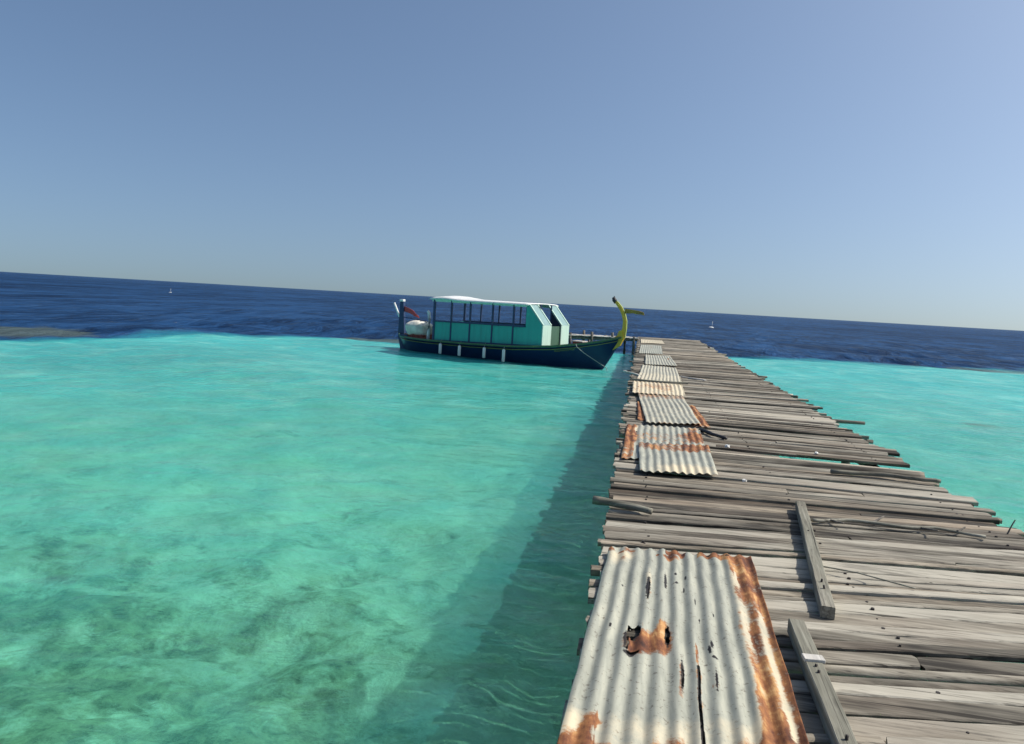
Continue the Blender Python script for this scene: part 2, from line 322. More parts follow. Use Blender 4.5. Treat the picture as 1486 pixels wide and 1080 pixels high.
def mat_water():
    t = NT('sea_water'); P = t.n('ShaderNodeNewGeometry').outputs['Position']
    dp = t.attr('deep'); tb = t.attr('turb'); rf = t.attr('reef')
    big = t.noise(P, 0.16, 4, 0.6, 0.6); mid = t.noise(t.map(P, (0.75, 1.0, 1)), 1.0, 3, 0.5, 0.35); fin = t.noise(t.map(P, (0.8, 1.1, 1)), 3.6, 3, 0.55, 0.5)
    glow = t.noise(t.map(P, (0.8, 0.8, 1)), 0.9, 4, 0.6, 0.5, 0)
    vf = t.noise(P, 14, 3, 0.6, 0.4)
    # shallow body: milky turquoise, a little greener in places
    sh = t.mix(t.ramp(big, [(0.35, 0.0), (0.65, 1.0)]), (0.042, 0.44, 0.42, 1), (0.115, 0.52, 0.465, 1))
    sh = t.mix(t.math('MULTIPLY', t.ramp(mid, [(0.40, 0.0), (0.60, 1.0)]), 0.45), sh, (0.025, 0.34, 0.335, 1))
    far1 = t.noise(t.map(P, (1.5, 0.55, 1)), 0.10, 5, 0.7, 0.6); far2 = t.noise(t.map(P, (1.8, 0.6, 1)), 0.45, 5, 0.7, 1.0); far3 = t.noise(t.map(P, (1, 0.4, 1)), 0.02, 4, 0.65)
    fs_ = t.math('ADD', t.math('MULTIPLY', far1, 0.4), t.math('ADD', t.math('MULTIPLY', far2, 0.35), t.math('MULTIPLY', far3, 0.25)))
    dc = t.mix(t.ramp(fs_, [(0.45, 0.0), (0.56, 1.0)]), (0.003, 0.018, 0.060, 1), (0.016, 0.062, 0.165, 1))
    sh = t.mix(t.math('MULTIPLY', t.ramp(glow, [(0.50, 0.0), (0.68, 1.0)]), 0.6), sh, (0.21, 0.60, 0.52, 1))
    dpm = t.math('ADD', dp, t.math('MULTIPLY', t.math('SUBTRACT', mid, 0.5), 0.4))
    dpn = t.ramp(dpm, [(0.10, 0.0), (0.42, 1.0)])
    body = t.mix(dpn, sh, (0.012, 0.17, 0.23, 1))
    body = t.mix(t.ramp(dpm, [(0.40, 0.0), (0.80, 1.0)]), body, dc)
    body = t.mix(t.math('MULTIPLY', t.ramp(t.math('ADD', rf, t.math('MULTIPLY', t.math('SUBTRACT', mid, 0.5), 0.8)), [(0.25, 0.0), (0.6, 1.0)]), 0.8), body, (0.075, 0.100, 0.085, 1))
    h = t.math('ADD', t.math('MULTIPLY', mid, 1.0), t.math('MULTIPLY', fin, 0.28))
    h = t.math('ADD', h, t.math('MULTIPLY', vf, 0.05))
    h = t.math('ADD', h, t.math('MULTIPLY', t.noise(t.map(P, (0.6, 1.0, 1)), 0.25, 3), 1.5))
    h = t.math('ADD', h, t.math('MULTIPLY', t.math('MULTIPLY', far2, dp), 5.0))
    nrm = t.bump(h, 0.85, 0.16)
    dif = t.n('ShaderNodeBsdfDiffuse'); t.l(body, dif.inputs[0]); t.l(nrm, dif.inputs['Normal'])
    tr = t.n('ShaderNodeBsdfTransparent'); tr.inputs[0].default_value = (0.47, 0.87, 0.83, 1)
    rfr = t.n('ShaderNodeBsdfRefraction'); rfr.inputs['Color'].default_value = (0.47, 0.87, 0.83, 1); rfr.inputs['IOR'].default_value = 1.33; rfr.inputs['Roughness'].default_value = 0.03; t.l(t.bump(h, 0.55, 0.14), rfr.inputs['Normal'])
    m0 = t.n('ShaderNodeMixShader'); m0.inputs[0].default_value = 0.42; t.l(tr.outputs[0], m0.inputs[1]); t.l(rfr.outputs[0], m0.inputs[2])
    fac = t.math('MAXIMUM', t.math('ADD', tb, t.math('MULTIPLY', t.math('SUBTRACT', mid, 0.5), 0.5)), dpn, True)
    mx = t.n('ShaderNodeMixShader'); t.l(fac, mx.inputs[0]); t.l(m0.outputs[0], mx.inputs[1]); t.l(dif.outputs[0], mx.inputs[2])
    gl = t.n('ShaderNodeBsdfGlossy'); gl.inputs['Roughness'].default_value = 0.12; gl.inputs[0].default_value = (1, 1, 1, 1); t.l(nrm, gl.inputs['Normal'])
    fr = t.n('ShaderNodeFresnel'); fr.inputs['IOR'].default_value = 1.33; t.l(nrm, fr.inputs['Normal'])
    ff = t.math('MULTIPLY', fr.outputs[0], t.math('SUBTRACT', 0.45, t.math('MULTIPLY', dp, 0.18)))
    m2 = t.n('ShaderNodeMixShader'); t.l(ff, m2.inputs[0]); t.l(mx.outputs[0], m2.inputs[1]); t.l(gl.outputs[0], m2.inputs[2])
    t.l(m2.outputs[0], t.out.inputs[0]); return t.m
tag(grid_mesh('water', X, Y, Z, mat_water(), dict(deep=deep, turb=turb, reef=reef)), kind='structure',
    label='turquoise lagoon water turning deep blue beyond the reef edge')

def mat_seabed():
    t = NT('seabed'); P = t.n('ShaderNodeNewGeometry').outputs['Position']
    n1 = t.noise(P, 0.35, 4, 0.6, 0.8); n2 = t.noise(P, 1.7, 6, 0.62, 0.2); n3 = t.noise(P, 6, 5, 0.65, 0.2)
    weed = t.attr('weed')
    sand = t.mix(t.ramp(n3, [(0.35, 0.0), (0.65, 1.0)]), (0.70, 0.64, 0.42, 1), (0.95, 0.90, 0.68, 1))
    rock = t.mix(t.ramp(n3, [(0.38, 0.0), (0.6, 1.0)]), (0.14, 0.15, 0.09, 1), (0.50, 0.47, 0.28, 1))
    f = t.math('ADD', weed, t.math('MULTIPLY', t.math('SUBTRACT', n2, 0.5), 1.4))
    c = t.mix(t.ramp(f, [(0.34, 0.0), (0.50, 1.0)]), sand, rock)
    t.principled(c, 0.95, 0, t.bump(t.math('ADD', n2, t.math('MULTIPLY', n3, 0.4)), 0.8, 0.12), 0.0); return t.m
sx = axis(-16, 14, 0.14, 9000, 1.12); sy = axis(0, 26, 0.14, 12000, 1.12)
SX, SY = np.meshgrid(sx, sy, indexing='ij'); sds = signed(SX, SY, SHALLOW)
weed = 0.14-0.25*sstep(-2.6, -1.4, SX)*(SX < 1)+0.40*np.exp(-((SX+3.2)**2/22+(SY-4.5)**2/16))+0.35*np.exp(-((SX+8)**2/9+(SY-6)**2/6))+0.5*(fbm(SX*0.3, SY*0.3, 31, 4)-0.5)
SZ = -1.18+0.75*(fbm(SX*0.9, SY*0.9, 41, 4)-0.5)*np.exp(-(np.hypot(SX, SY)/40)**2)+0.25*sstep(0.4, 0.8, weed)*fbm(SX*2, SY*2, 44, 3)-14*sstep(-1, 14, sds)
tag(grid_mesh('seabed', SX, SY, SZ, mat_seabed(), dict(weed=weed)), kind='structure', label='pale sandy seabed with dark coral patches seen through shallow water')

# ------------------------------------------------------------------ the pier
random.seed(11)
pier = empty('pier', (0, 0, 0), label='long weathered grey plank pier running straight out over the turquoise lagoon', cat='pier')
def skew(y):
    return np.interp(y, [-3, 4.0, 5.7, 6.6, 9, 11, 14, 40], [9.5, 9.5, 4.8, 0, -3, -3, 0, 1.0])
deck = MB(); rs = np.random.RandomState(7)
def plank(x0, x1, y0, y1, wl, wr, z, th, tilt, tone, seed, nseg, pole=False):
    """a board from (x0,y0) to (x1,y1), widths wl / wr at its ends"""
    L = x1-x0; us = np.linspace(0, 1, nseg); k = 10 if pole else 8
    vs = []; tn = []
    ang = math.tan(math.radians(tilt))
    bow = rs.uniform(-0.012, 0.012); lift = rs.uniform(-0.006, 0.010)
    for i, u in enumerate(us):
        x = x0+L*u; yc = y0+(y1-y0)*u+bow*math.sin(math.pi*u); wd = (wl+(wr-wl)*u)/2
        e0 = (float(fbm(x*4.5+seed*91, 0.3, 1, 4))-0.5)*0.032; e1 = (float(fbm(x*4.5+seed*57, 5.3, 2, 4))-0.5)*0.032
        zz = z+lift*math.sin(math.pi*u*1.3+seed*6)+(float(vnoise(x*1.5+seed*31, 0.5, 3))-0.5)*0.007
        a, b = -wd+e0, wd+e1
        if pole:
            r = wd
            for j in range(k):
                th_ = 2*math.pi*j/k; vs.append((x, yc+math.cos(th_)*(r+e0*0.5), zz-r*0.72+math.sin(th_)*r*0.9))
        else:
            c = 0.006
            for (yy, dz) in ((a, -th), (b, -th), (b, -c-0.002), (b-c, -0.0015), (b*0.35, 0.001), (a*0.35, 0.0), (a+c, -0.002), (a, -c-0.002)):
                vs.append((x+(0.012*(vnoise(yy*40+seed*77, seed*9, 5)-0.5)*2 if i in (0, nseg-1) else 0), yc+yy, zz+dz+yy*ang))
    fs = []
    for i in range(nseg-1):
        for j in range(k): fs.append((i*k+j, (i+1)*k+j, (i+1)*k+(j+1) % k, i*k+(j+1) % k))
    fs.append(tuple(range(k))); fs.append(tuple(reversed(range((nseg-1)*k, nseg*k))))
    deck.add(vs, fs, 0, pole, tone=tone, seed=seed)
y = -2.6; NAILX = 1.29; nails = []; hole = 0
while y < 40.1:
    wd = float(rs.choice([0.06, 0.08, 0.10, 0.12, 0.145, 0.17], p=[.14, .2, .24, .2, .14, .08]))
    gap = float(rs.choice([0.004, 0.007, 0.011, 0.018, 0.028], p=[.16, .28, .28, .18, .10]))
    a0 = math.tan(math.radians(skew(y))); a1 = math.tan(math.radians(skew(y+wd)))
    if abs(y-8.52) < 0.08: a1 = a0
    xl = -0.16+rs.uniform(-0.03, 0.03)*(1.0 if y < 8 else 2.0); xr = 2.9+rs.uniform(-0.09, 0.09)
    if rs.rand() < 0.09: xr += rs.uniform(0.06, 0.16)
    if rs.rand() < 0.06 and y > 9: xl -= rs.uniform(0.04, 0.12)
    yl = y+wd/2+(xl-0.3)*a0*0+a0*(-0.5); yr = y+wd/2+a0*(xr-0.3)
    wr = wd+(a1-a0)*(xr-0.3); yr += (a1-a0)*(xr-0.3)/2
    z = DECK+rs.uniform(-0.016, 0.009); tilt = rs.normal(0, 3.4); tone = float(np.clip(rs.normal(0.5, 0.32), 0, 1)); seed = rs.rand()
    pole = rs.rand() < 0.10; nseg = 60 if y < 9 else (22 if y < 18 else 9)
    if y > 8.25 and hole < 2: # the hole towards the right-hand side: two boards broken off short
        hole += 1; plank(xl, 1.35+0.2*hole, yl, y+wd/2+a0*0.85, wd, wd, z, 0.035, tilt, tone, seed, 20)
    elif rs.rand() < 0.16:
        c = rs.uniform(0.8, 2.2); f = (c-xl)/(xr-xl); yc = yl+(yr-yl)*f; wc = wd+(wr-wd)*f
        plank(xl, c-0.006, yl, yc, wd, wc, z, 0.036, tilt, tone, seed, max(5, nseg//2), False)
        plank(c+0.006, xr, yc, yr, wc, wr, z+rs.uniform(-0.008, 0.004), 0.036, rs.normal(0, 2), float(np.clip(tone+rs.normal(0, 0.25), 0, 1)), rs.rand(), max(5, nseg//2), False)
    else:
        plank(xl, xr, yl, yr, wd, max(0.05, wr), z, rs.uniform(0.03, 0.045), tilt, tone, seed, nseg, pole)
    if y < 22 and not pole:
        for nx in (0.12, NAILX, 2.62):
            if rs.rand() < 0.8: nails.append((nx+rs.uniform(-0.02, 0.02), y+wd/2+a0*(nx-0.3), z+0.004))
    y += wd+gap
for (nx, ny, nz) in nails:
    r = rs.uniform(0.006, 0.012)
    vs = [(nx+math.cos(t)*r, ny+math.sin(t)*r*1.1, nz-0.012) for t in np.linspace(0, 2*math.pi, 7)[:-1]]+[(nx+math.cos(t)*r*0.8, ny+math.sin(t)*r*0.9, nz+0.001) for t in np.linspace(0, 2*math.pi, 7)[:-1]]
    deck.add(vs, [tuple(range(6, 12))]+[(i, (i+1) % 6, 6+(i+1) % 6, 6+i) for i in range(6)], 1)
deck.build('deck', [M['deck'], M['nail']], pier)

def rough_pole(pts, r, seed, n=9, parts=10, taper=0.85):
    """an irregular round timber through the given points"""
    P = [Vector(p) for p in pts]; out = []; rr = []
    for i in range(parts+1):
        u = i/parts*(len(P)-1); k = min(int(u), len(P)-2); p = P[k].lerp(P[k+1], u-k)
        q = Vector(((float(vnoise(seed*13+i*0.5, 1.5))-0.5), (float(vnoise(seed*17+i*0.5, 4.5))-0.5), (float(vnoise(seed*19+i*0.5, 7.5))-0.5)))*r*0.55
        out.append(p+q); rr.append(r*(1-(1-taper)*i/parts)*(0.9+0.25*float(vnoise(seed*7+i, 2.5))))
    return MB().tube(out, rr, n)
for xs in (0.14, NAILX, 2.62):
    b = MB(); yy = -2.5; k = 0
    while yy < 39.5:
        b2 = rough_pole([(xs+rs.uniform(-.03, .03), yy, DECK-0.115), (xs+rs.uniform(-.03, .03), min(yy+4.6, 39.9), DECK-0.115)], 0.062, xs+k, 8, 8)
        b.add(b2.v, b2.f, 0, True); yy += 4.5; k += 1
    b.build('stringer', M['pole'], pier)
yy = -1.6; k = 0
prot = {12.2: 3.50, 10.4: 3.10, 15.5: 3.14, 20.0: 3.26}
for yy in [-1.6, 0.9, 3.3, 5.8, 8.1, 10.4, 12.2, 13.9, 15.5, 17.8, 20.0, 22.4, 24.9, 27.4, 29.9, 32.4, 34.9, 37.4, 39.7]:
    k += 1; xr = prot.get(yy, 2.78+rs.uniform(0, 0.14)); xl = -0.06-(rs.uniform(0, 0.1) if yy > 9 else 0)
    zc = DECK-0.225 if yy not in prot else DECK-0.075
    rough_pole([(xl if yy not in prot else 1.9, yy, zc), (xr, yy+rs.uniform(-.05, .05), zc)], 0.05 if yy not in prot else 0.033, k*1.7, 8, 8, 0.8).build('crossbeam', M['pole'], pier)
    for xs in (-0.02, 2.74):
        if yy in (12.2, 15.5): continue
        top = DECK-0.06+(rs.uniform(0.0, 0.12) if (xs > 1 and rs.rand() < 0.35 and yy > 12) else 0)
        lean = rs.uniform(-0.07, 0.07)
        rough_pole([(xs+lean+(0.07 if xs > 1 else -0.03), yy+0.11+rs.uniform(-.1, .1), -1.45), (xs+(0.09 if xs > 1 else -0.0), yy+0.11, top)], 0.062, k*3.3+xs, 9, 7, 0.85).build('post', M['pole'], pier)

# side jetty behind the boat
jt = empty('side_jetty', (0, 0, 0), label='narrow side jetty with pale boards branching off behind the bow of the boat', cat='jetty')
jd = MB(); A = Vector((-0.25, 38.9)); B = Vector((-6.2, 36.3)); dj = (B-A).normalized(); nj = Vector((-dj.y, dj.x)); Lj = (B-A).length
u = 0; rj = random.Random(4)
while u < Lj:
    wd = rj.uniform(0.10, 0.20); p = A+dj*(u+wd/2)
    ang = math.atan2(nj.y, nj.x); jd.box((p.x, p.y, DECK-0.02+rj.uniform(-.01, .015)), (1.3+rj.uniform(-.1, .1), wd-0.012, 0.035), Matrix.Rotation(ang, 3, 'Z')); u += wd
jd.build('deck', M['palewood'], jt)
for s in (-0.5, 0.5):
    a = A+nj*s; b = B+nj*s; rough_pole([(a.x, a.y, DECK-0.12), (b.x, b.y, DECK-0.12)], 0.075, 4+s, 8, 12).build('stringer', M['pole'], jt)
for i in range(6):
    p = A+dj*(0.4+i*1.15)
    for s in (-0.62, 0.62):
        q = p+nj*s; rough_pole([(q.x, q.y, -1.5), (q.x+rj.uniform(-.05, .05), q.y, DECK+rj.uniform(0.0, 0.22))], 0.075, i*2.3+s, 8, 6).build('post', M['pole'], jt)

# ------------------------------------------------------------------ corrugated sheets
GS = 'corrugated iron sheets laid along the left edge of the pier'
def sheet(label, nl, nr, fl, fr, z, seed, rustf, nv=90, pitch=0.0775, amp=0.0078, holes=None, creamf=None, slit_spot_darkf=None, per=9, curl=0.0, sag=0.011, zf=None):
    """corners near-left, near-right, far-left, far-right; ribs run away from the camera"""
    nl, nr, fl, fr = [np.array(p, float) for p in (nl, nr, fl, fr)]
    c = (nl+nr+fl+fr)/4; W = (np.linalg.norm(nr-nl)+np.linalg.norm(fr-fl))/2; L = np.linalg.norm((fl+fr-nl-nr)/2)
    nu = int(round(W/pitch))*per+1
    U, V = np.meshgrid(np.linspace(0, 1, nu), np.linspace(0, 1, nv), indexing='ij')
    Vj = V + np.where(V < 0.5, 1, -1)*np.exp(-np.minimum(V, 1-V)*L/0.05)*(fbm(U*9+seed*3, V*0+seed, 9, 4)-0.35)*0.05/L
    Px = (nl[0]*(1-U)+nr[0]*U)*(1-Vj)+(fl[0]*(1-U)+fr[0]*U)*Vj; Py = (nl[1]*(1-U)+nr[1]*U)*(1-Vj)+(fl[1]*(1-U)+fr[1]*U)*Vj
    Px += 0.012*(fbm(V*3*L, U*0+seed, seed+3, 3)-0.5)
    ph = 2*math.pi*(U*W/pitch+0.35*(fbm(V*L*1.2, U*2, seed+5, 2)-0.5))
    Zz = amp*np.sin(ph)*(0.62+0.8*fbm(U*5, V*L*2.5, seed+1, 3)) + sag*2*(fbm(U*2.2, V*L*1.3, seed+2, 3)-0.5)
    Zz += curl*(np.exp(-V*L/0.07)+np.exp(-(1-V)*L/0.07))*fbm(U*5, V*2, seed+4, 2)
    if zf is not None: Zz += zf(U, V*L)
    rust = rustf(U, V*L, L); ww = (V*L)
    att = dict(rust=rust, cream=(creamf(U, ww, L) if creamf else 0*U), slit_spot_dark=(slit_spot_darkf(U, ww, L) if slit_spot_darkf else 0*U))
    keep = None
    if holes is not None: keep = ~(holes(U, ww, L)[:-1, :-1])
    o = grid_mesh('corrugated_sheet', Px-c[0], Py-c[1], Zz, M['sheet'], att, keep)
    o.location = (c[0], c[1], DECK+z+amp)
    md = o.modifiers.new('gauge', 'SOLIDIFY'); md.thickness = 0.0016; md.offset = 1
    return tag(o, label, 'metal sheet', GS)
def blob(U, W_, u, v, ru, rv, wdt=0.87): return np.exp(-(((U-u)/ru)**2+((W_-v)/rv)**2))
# v measured from the near edge; the near sheet's far edge is at v = L
def near_rust(U, v, L):
    d = L-v
    r = 0.72*sstep(0.795, 0.845, U+0.05*(fbm(v*2, U*0, 4, 3)-0.5))*(1-0.75*blob(U, d, 0.855, 1.05, 0.028, 0.28)-0.85*blob(U, d, 0.945, 1.42, 0.022, 0.34)-0.75*blob(U, d, 0.855, 0.42, 0.022, 0.16)-0.6*blob(U, d, 0.955, 1.9, 0.02, 0.2)-0.5*blob(U, d, 0.95, 1.0, 0.02, 0.12))
    r += 0.75*(1-sstep(0.05, 0.13, d))*sstep(0.42, 0.52, fbm(U*14, d*6, 8, 3)+0.25*sstep(0.55, 0.75, U))
    r += 0.8*blob(U, d, 0.43, 0.10, 0.07, 0.09)+0.7*blob(U, d, 0.14, 0.04, 0.06, 0.06)+0.6*blob(U, d, 0.11, 0.2, 0.035, 0.07)+0.5*blob(U, d, 0.09, 0.5, 0.02, 0.05)
    r += 0.75*blob(U, d, 0.10, 1.98, 0.035, 0.10)+0.75*blob(U, d, 0.06, 2.15, 0.07, 0.10)+0.5*blob(U, d, 0.15, 1.95, 0.03, 0.03)
    r += 0.6*sstep(1.92, 2.12, d+0.14*(fbm(U*7, U*0, 3, 3)-0.5))*(0.75+0.4*fbm(U*9, d*6, 6, 3))
    r += 0.95*blob(U, d, 0.26, 1.30, 0.075, 0.14)+0.95*blob(U, d, 0.41, 1.22, 0.05, 0.20)+0.6*blob(U, d, 0.33, 1.30, 0.07, 0.10)+0.62*blob(U, d, 0.49, 1.58, 0.022, 0.24)+0.6*blob(U, d, 0.572, 1.65, 0.02, 0.35)+0.5*blob(U, d, 0.305, 0.65, 0.03, 0.28)+0.4*blob(U, d, 0.66, 1.65, 0.02, 0.2)+0.45*blob(U, d, 0.405, 0.5, 0.025, 0.2)
    return r
def near_cream(U, v, L):
    d = L-v
    return 0.65*blob(U, d, 0.12, 0.14, 0.10, 0.14)+0.5*blob(U, d, 0.35, 1.3, 0.16, 0.14)+0.6*sstep(0.78, 0.84, U)+0.3*(1-sstep(0, 0.16, U))+0.5*sstep(1.75, 2.0, d)+0.6*blob(U, d, 0.3, 0.55, 0.03, 0.3)
def near_slit_spot_dark(U, v, L):  # dark of slits and holes painted as black, plus small dark spots
    d = L-v; s = 0*U
    for (u, q, ru, rv) in ((0.25, 1.23, 0.035, 0.07), (0.21, 1.30, 0.014, 0.13), (0.24, 1.41, 0.05, 0.035), (0.425, 1.20, 0.018, 0.16), (0.495, 1.58, 0.012, 0.18), (0.655, 1.62, 0.008, 0.12), (0.30, 0.64, 0.018, 0.22), (0.405, 0.52, 0.012, 0.16), (0.60, 1.02, 0.006, 0.05), (0.47, 0.42, 0.010, 0.03), (0.475, 0.55, 0.012, 0.025), (0.535, 0.45, 0.010, 0.04), (0.655, 1.30, 0.012, 0.05), (0.66, 1.42, 0.02, 0.02), (0.12, 1.15, 0.01, 0.03), (0.14, 0.62, 0.008, 0.02), (0.83, 0.03, 0.02, 0.02), (0.70, 0.02, 0.03, 0.02), (0.64, 1.35, 0.01, 0.05), (0.52, 0.62, 0.006, 0.05), (0.58, 0.8, 0.006, 0.07), (0.68, 0.95, 0.007, 0.03)):
        s = np.maximum(s, 0.85*blob(U, d, u, q, ru, rv))
    s = np.maximum(s, 0.75*((d > 1.5) & (np.abs(U-0.572) < 0.010)))
    return s
def near_holes(U, v, L):
    d = L-v; j = (fbm(d*9, U*0, 12, 3)-0.5)*0.02
    h = (np.abs(U-0.572-j*0.5) < 0.0028+0.0035*sstep(1.5, 2.1, d)) & (d > 1.50)
    h |= (((U-0.262-j*2)/0.036)**2+((d-1.20)/0.06)**2) < 1+3.0*(fbm(U*30, d*22, 91, 3)-0.5)
    h |= (np.abs(U-0.222-j) < 0.006) & (np.abs(d-1.27) < 0.12)
    h |= (((U-0.25)/0.04)**2+((d-1.41-j)/0.014)**2) < 1+2*(fbm(U*30, d*22, 92, 3)-0.5)
    h |= (((U-0.43-j)/0.014)**2+((d-1.19)/0.12)**2) < 1+2.5*(fbm(U*30, d*15, 93, 3)-0.5)
    h |= (np.abs(U-0.302-0.03*(0.6-d)-j*0.4) < 0.0035) & (np.abs(d-0.68) < 0.13)
    h |= (np.abs(U-0.495-j*0.4) < 0.003) & (np.abs(d-1.6) < 0.07)
    return h
sheet('large pale corrugated sheet with orange rusted right edge and torn holes, nearest of all', (-0.20, 1.95), (0.655, 2.12), (-0.105, 4.52), (0.755, 4.63), 0.016, 1,
      near_rust, 330, holes=near_holes, creamf=near_cream, slit_spot_darkf=near_slit_spot_dark, per=22, curl=0.004)
sheet('orange and cream rusty sheet lying partly under a whiter corrugated sheet', (-0.12, 7.3), (0.755, 7.6), (-0.11, 9.50), (0.80, 9.66), 0.014, 2,
      lambda U, v, L: 0.62*(1-sstep(0.10, 0.17, U))+0.62*blob(U, v, 0.9, 1.55, 0.10, 0.6)+0.45*sstep(0.75, 1.1, v)*(1-sstep(1.5, 1.8, v))+0.25*sstep(1.7, 2.1, v),
      80, creamf=lambda U, v, L: 0.7*(1-sstep(0.05, 0.2, U))+0.4*sstep(1, 2, v))
sheet('whitish corrugated sheet with cream stained near edge, overlapping the orange rusty one', (0.065, 6.70), (0.765, 6.80), (0.045, 8.12), (0.80, 8.25), 0.040, 3,
      lambda U, v, L: 0.30*(1-sstep(0.0, 0.12, v))+0.72*sstep(0.95, 1.12, v+0.2*(fbm(U*8, U*0, 5, 2)-0.5))*(0.8+0.2*(U > 0.6)), 70, creamf=lambda U, v, L: 0.25+0.7*(1-sstep(0.10, 0.55, v))*blob(U, 0*v, 0.6, 0, 0.4, 1), curl=0.004)
sheet('dark red-brown rusted sheet showing at both sides beneath a clean white corrugated sheet', (0.02, 9.95), (0.96, 9.80), (0.0, 11.9), (0.90, 12.0), 0.012, 4,
      lambda U, v, L: 0.95+0*U, 60)
sheet('clean white corrugated sheet lying on top of the red-brown rusted sheet', (0.13, 9.68), (0.84, 9.86), (0.0, 12.85), (0.76, 13.0), 0.036, 5,
      lambda U, v, L: 0.17+0.35*(1-sstep(0, 0.1, v))+0.35*sstep(2.3, 2.9, v)+0*U, 90, creamf=lambda U, v, L: 0.42+0*U)
sheet('yellowish rust-blotched corrugated sheet just before the cross batten', (-0.10, 12.8), (0.80, 12.95), (-0.11, 14.8), (0.84, 14.85), 0.052, 6,
      lambda U, v, L: 0.38+0.15*blob(U, v, 0.5, 1.2, 0.3, 0.5)-0.2*(U > 0.8), 60, creamf=lambda U, v, L: 0.85+0*U)
sheet('cream corrugated sheet just beyond the cross batten with a browned left corner', (-0.07, 15.0), (0.86, 15.1), (0.0, 17.2), (0.90, 17.0), 0.030, 7,
      lambda U, v, L: 0.42*blob(U, v, 0.05, 0.2, 0.12, 0.7)+0.1, 50, creamf=lambda U, v, L: 0.55+0*U)
sheet('fifth grey-white corrugated sheet beside the pale loose stick on the planks', (0.0, 17.0), (0.89, 16.9), (0.06, 19.9), (0.92, 19.6), 0.016, 8,
      lambda U, v, L: 0.12+0.2*blob(U, v, 0.9, 1.8, 0.1, 0.4), 50, creamf=lambda U, v, L: 0.45+0*U)
sheet('pale corrugated sheet with a small dark rust spot near its far right corner', (0.12, 19.9), (0.98, 20.1), (0.15, 24.1), (0.92, 24.2), 0.036, 9,
      lambda U, v, L: 0.10+0.55*blob(U, v, 0.85, 2.6, 0.08, 0.4), 60, creamf=lambda U, v, L: 0.4+0*U)
sheet('narrow white corrugated sheet near the far end, beside the boat bow', (-0.07, 24.9), (0.72, 25.3), (-0.03, 31.0), (0.80, 31.1), 0.018, 10,
      lambda U, v, L: 0.10+0.45*blob(U, v, 0.5, 4.4, 0.12, 0.5), 60, creamf=lambda U, v, L: 0.3+0*U)
sheet('farthest cream corrugated sheet at the very end of the pier', (-0.04, 32.6), (0.98, 33.0), (-0.05, 36.3), (0.95, 36.5), 0.018, 11,
      lambda U, v, L: 0.15+0.1*U, 40, creamf=lambda U, v, L: 0.7+0*U)

# ------------------------------------------------------------------ loose things on the deck
def batten(label, p0, p1, wd, th, seed, z=0.01, mat='batten', name='batten'):
    p0 = Vector(p0); p1 = Vector(p1); L = (p1-p0).length; ang = math.atan2(p1.y-p0.y, p1.x-p0.x)
    n = 22; vs = []; fs = []
    for i in range(n):
        u = i/(n-1); x = (u-0.5)*L; e = [(float(fbm(x*6+seed*9, j*3.3, 2, 3))-0.5)*0.008 for j in range(4)]
        zz = 0.008*math.sin(u*4+seed)
        c = 0.004
        for (yy, zc) in ((-wd/2+e[0], 0), (wd/2+e[1], 0), (wd/2+e[1], th-c), (wd/2+e[1]-c, th), (-wd/2+e[0]+c, th), (-wd/2+e[0], th-c)):
            vs.append((x, yy, zc+zz+e[2]*0.4))
    k = 6
    for i in range(n-1):
        for j in range(k): fs.append((i*k+j, (i+1)*k+j, (i+1)*k+(j+1) % k, i*k+(j+1) % k))
    fs.append(tuple(range(k))); fs.append(tuple(reversed(range((n-1)*k, n*k))))
    mb = MB().add(vs, fs, 0, False)
    for q in range(4):
        x = rs.uniform(-L*0.45, L*0.45); mb.tube([(x, rs.uniform(-.01, .01), th*0.5), (x, 0, th+0.010)], 0.006, 6, 1)
    c = (p0+p1)/2; o = mb.build(name, [M[mat], M['nail']]); o.location = (c.x, c.y, DECK+z); o.rotation_euler = (0, 0, ang)
    return tag(o, label, 'timber')
b1 = batten('grey square timber batten lying lengthwise on the planks, whole and unbroken', (1.305, 5.98), (1.02, 3.84), 0.068, 0.062, 1)
b2 = batten('grey timber batten with a white splintered notch, beside the large rusty sheet', (0.815, 3.58), (0.775, 1.9), 0.072, 0.065, 2)
ch = MB(); ch.box((0, 0, 0), (0.05, 0.085, 0.016), Matrix.Rotation(0.1, 3, 'Z')); sp = ch.build('splinter', M['palewood'], b2); sp.location = (0.37-0.0, 0.0, 0.073)
sp.location = (-0.36-0.08, 0, 0.070); sp['label'] = 'white splintered notch'
batten('thin timber batten laid across the corrugated sheets at mid pier', (-0.14, 14.92), (0.95, 14.88), 0.07, 0.04, 3, 0.068)
batten('bleached white stick lying on the planks right of the corrugated sheets', (0.93, 17.2), (1.42, 16.55), 0.06, 0.025, 4, 0.012, 'palewood', 'stick')
batten('pale stick poking out over the left edge of the pier', (-0.36, 17.6), (0.02, 16.5), 0.05, 0.03, 5, 0.010, 'palewood', 'stick')
def loose_log(name, label, pts, r, seed, mat='pole', parts=16, cat='log', taper=0.75, smooth=True):
    m = rough_pole(pts, r, seed, 10, parts, taper); o = m.build(name, M[mat]); return tag(o, label, cat)
loose_log('log', 'short round log jutting over the left edge of the pier', [(-0.27, 5.47, DECK+0.055), (0.0, 5.43, DECK+0.05), (0.16, 5.39, DECK+0.042)], 0.030, 3, 'batten', 10)
loose_log('strap', 'dark curved strip at the near right corner of the white sheet', [(0.80, 9.55, DECK+0.03), (0.93, 9.28, DECK+0.025), (1.07, 9.04, DECK+0.022)], 0.024, 5, 'dark', 8, 'strip')
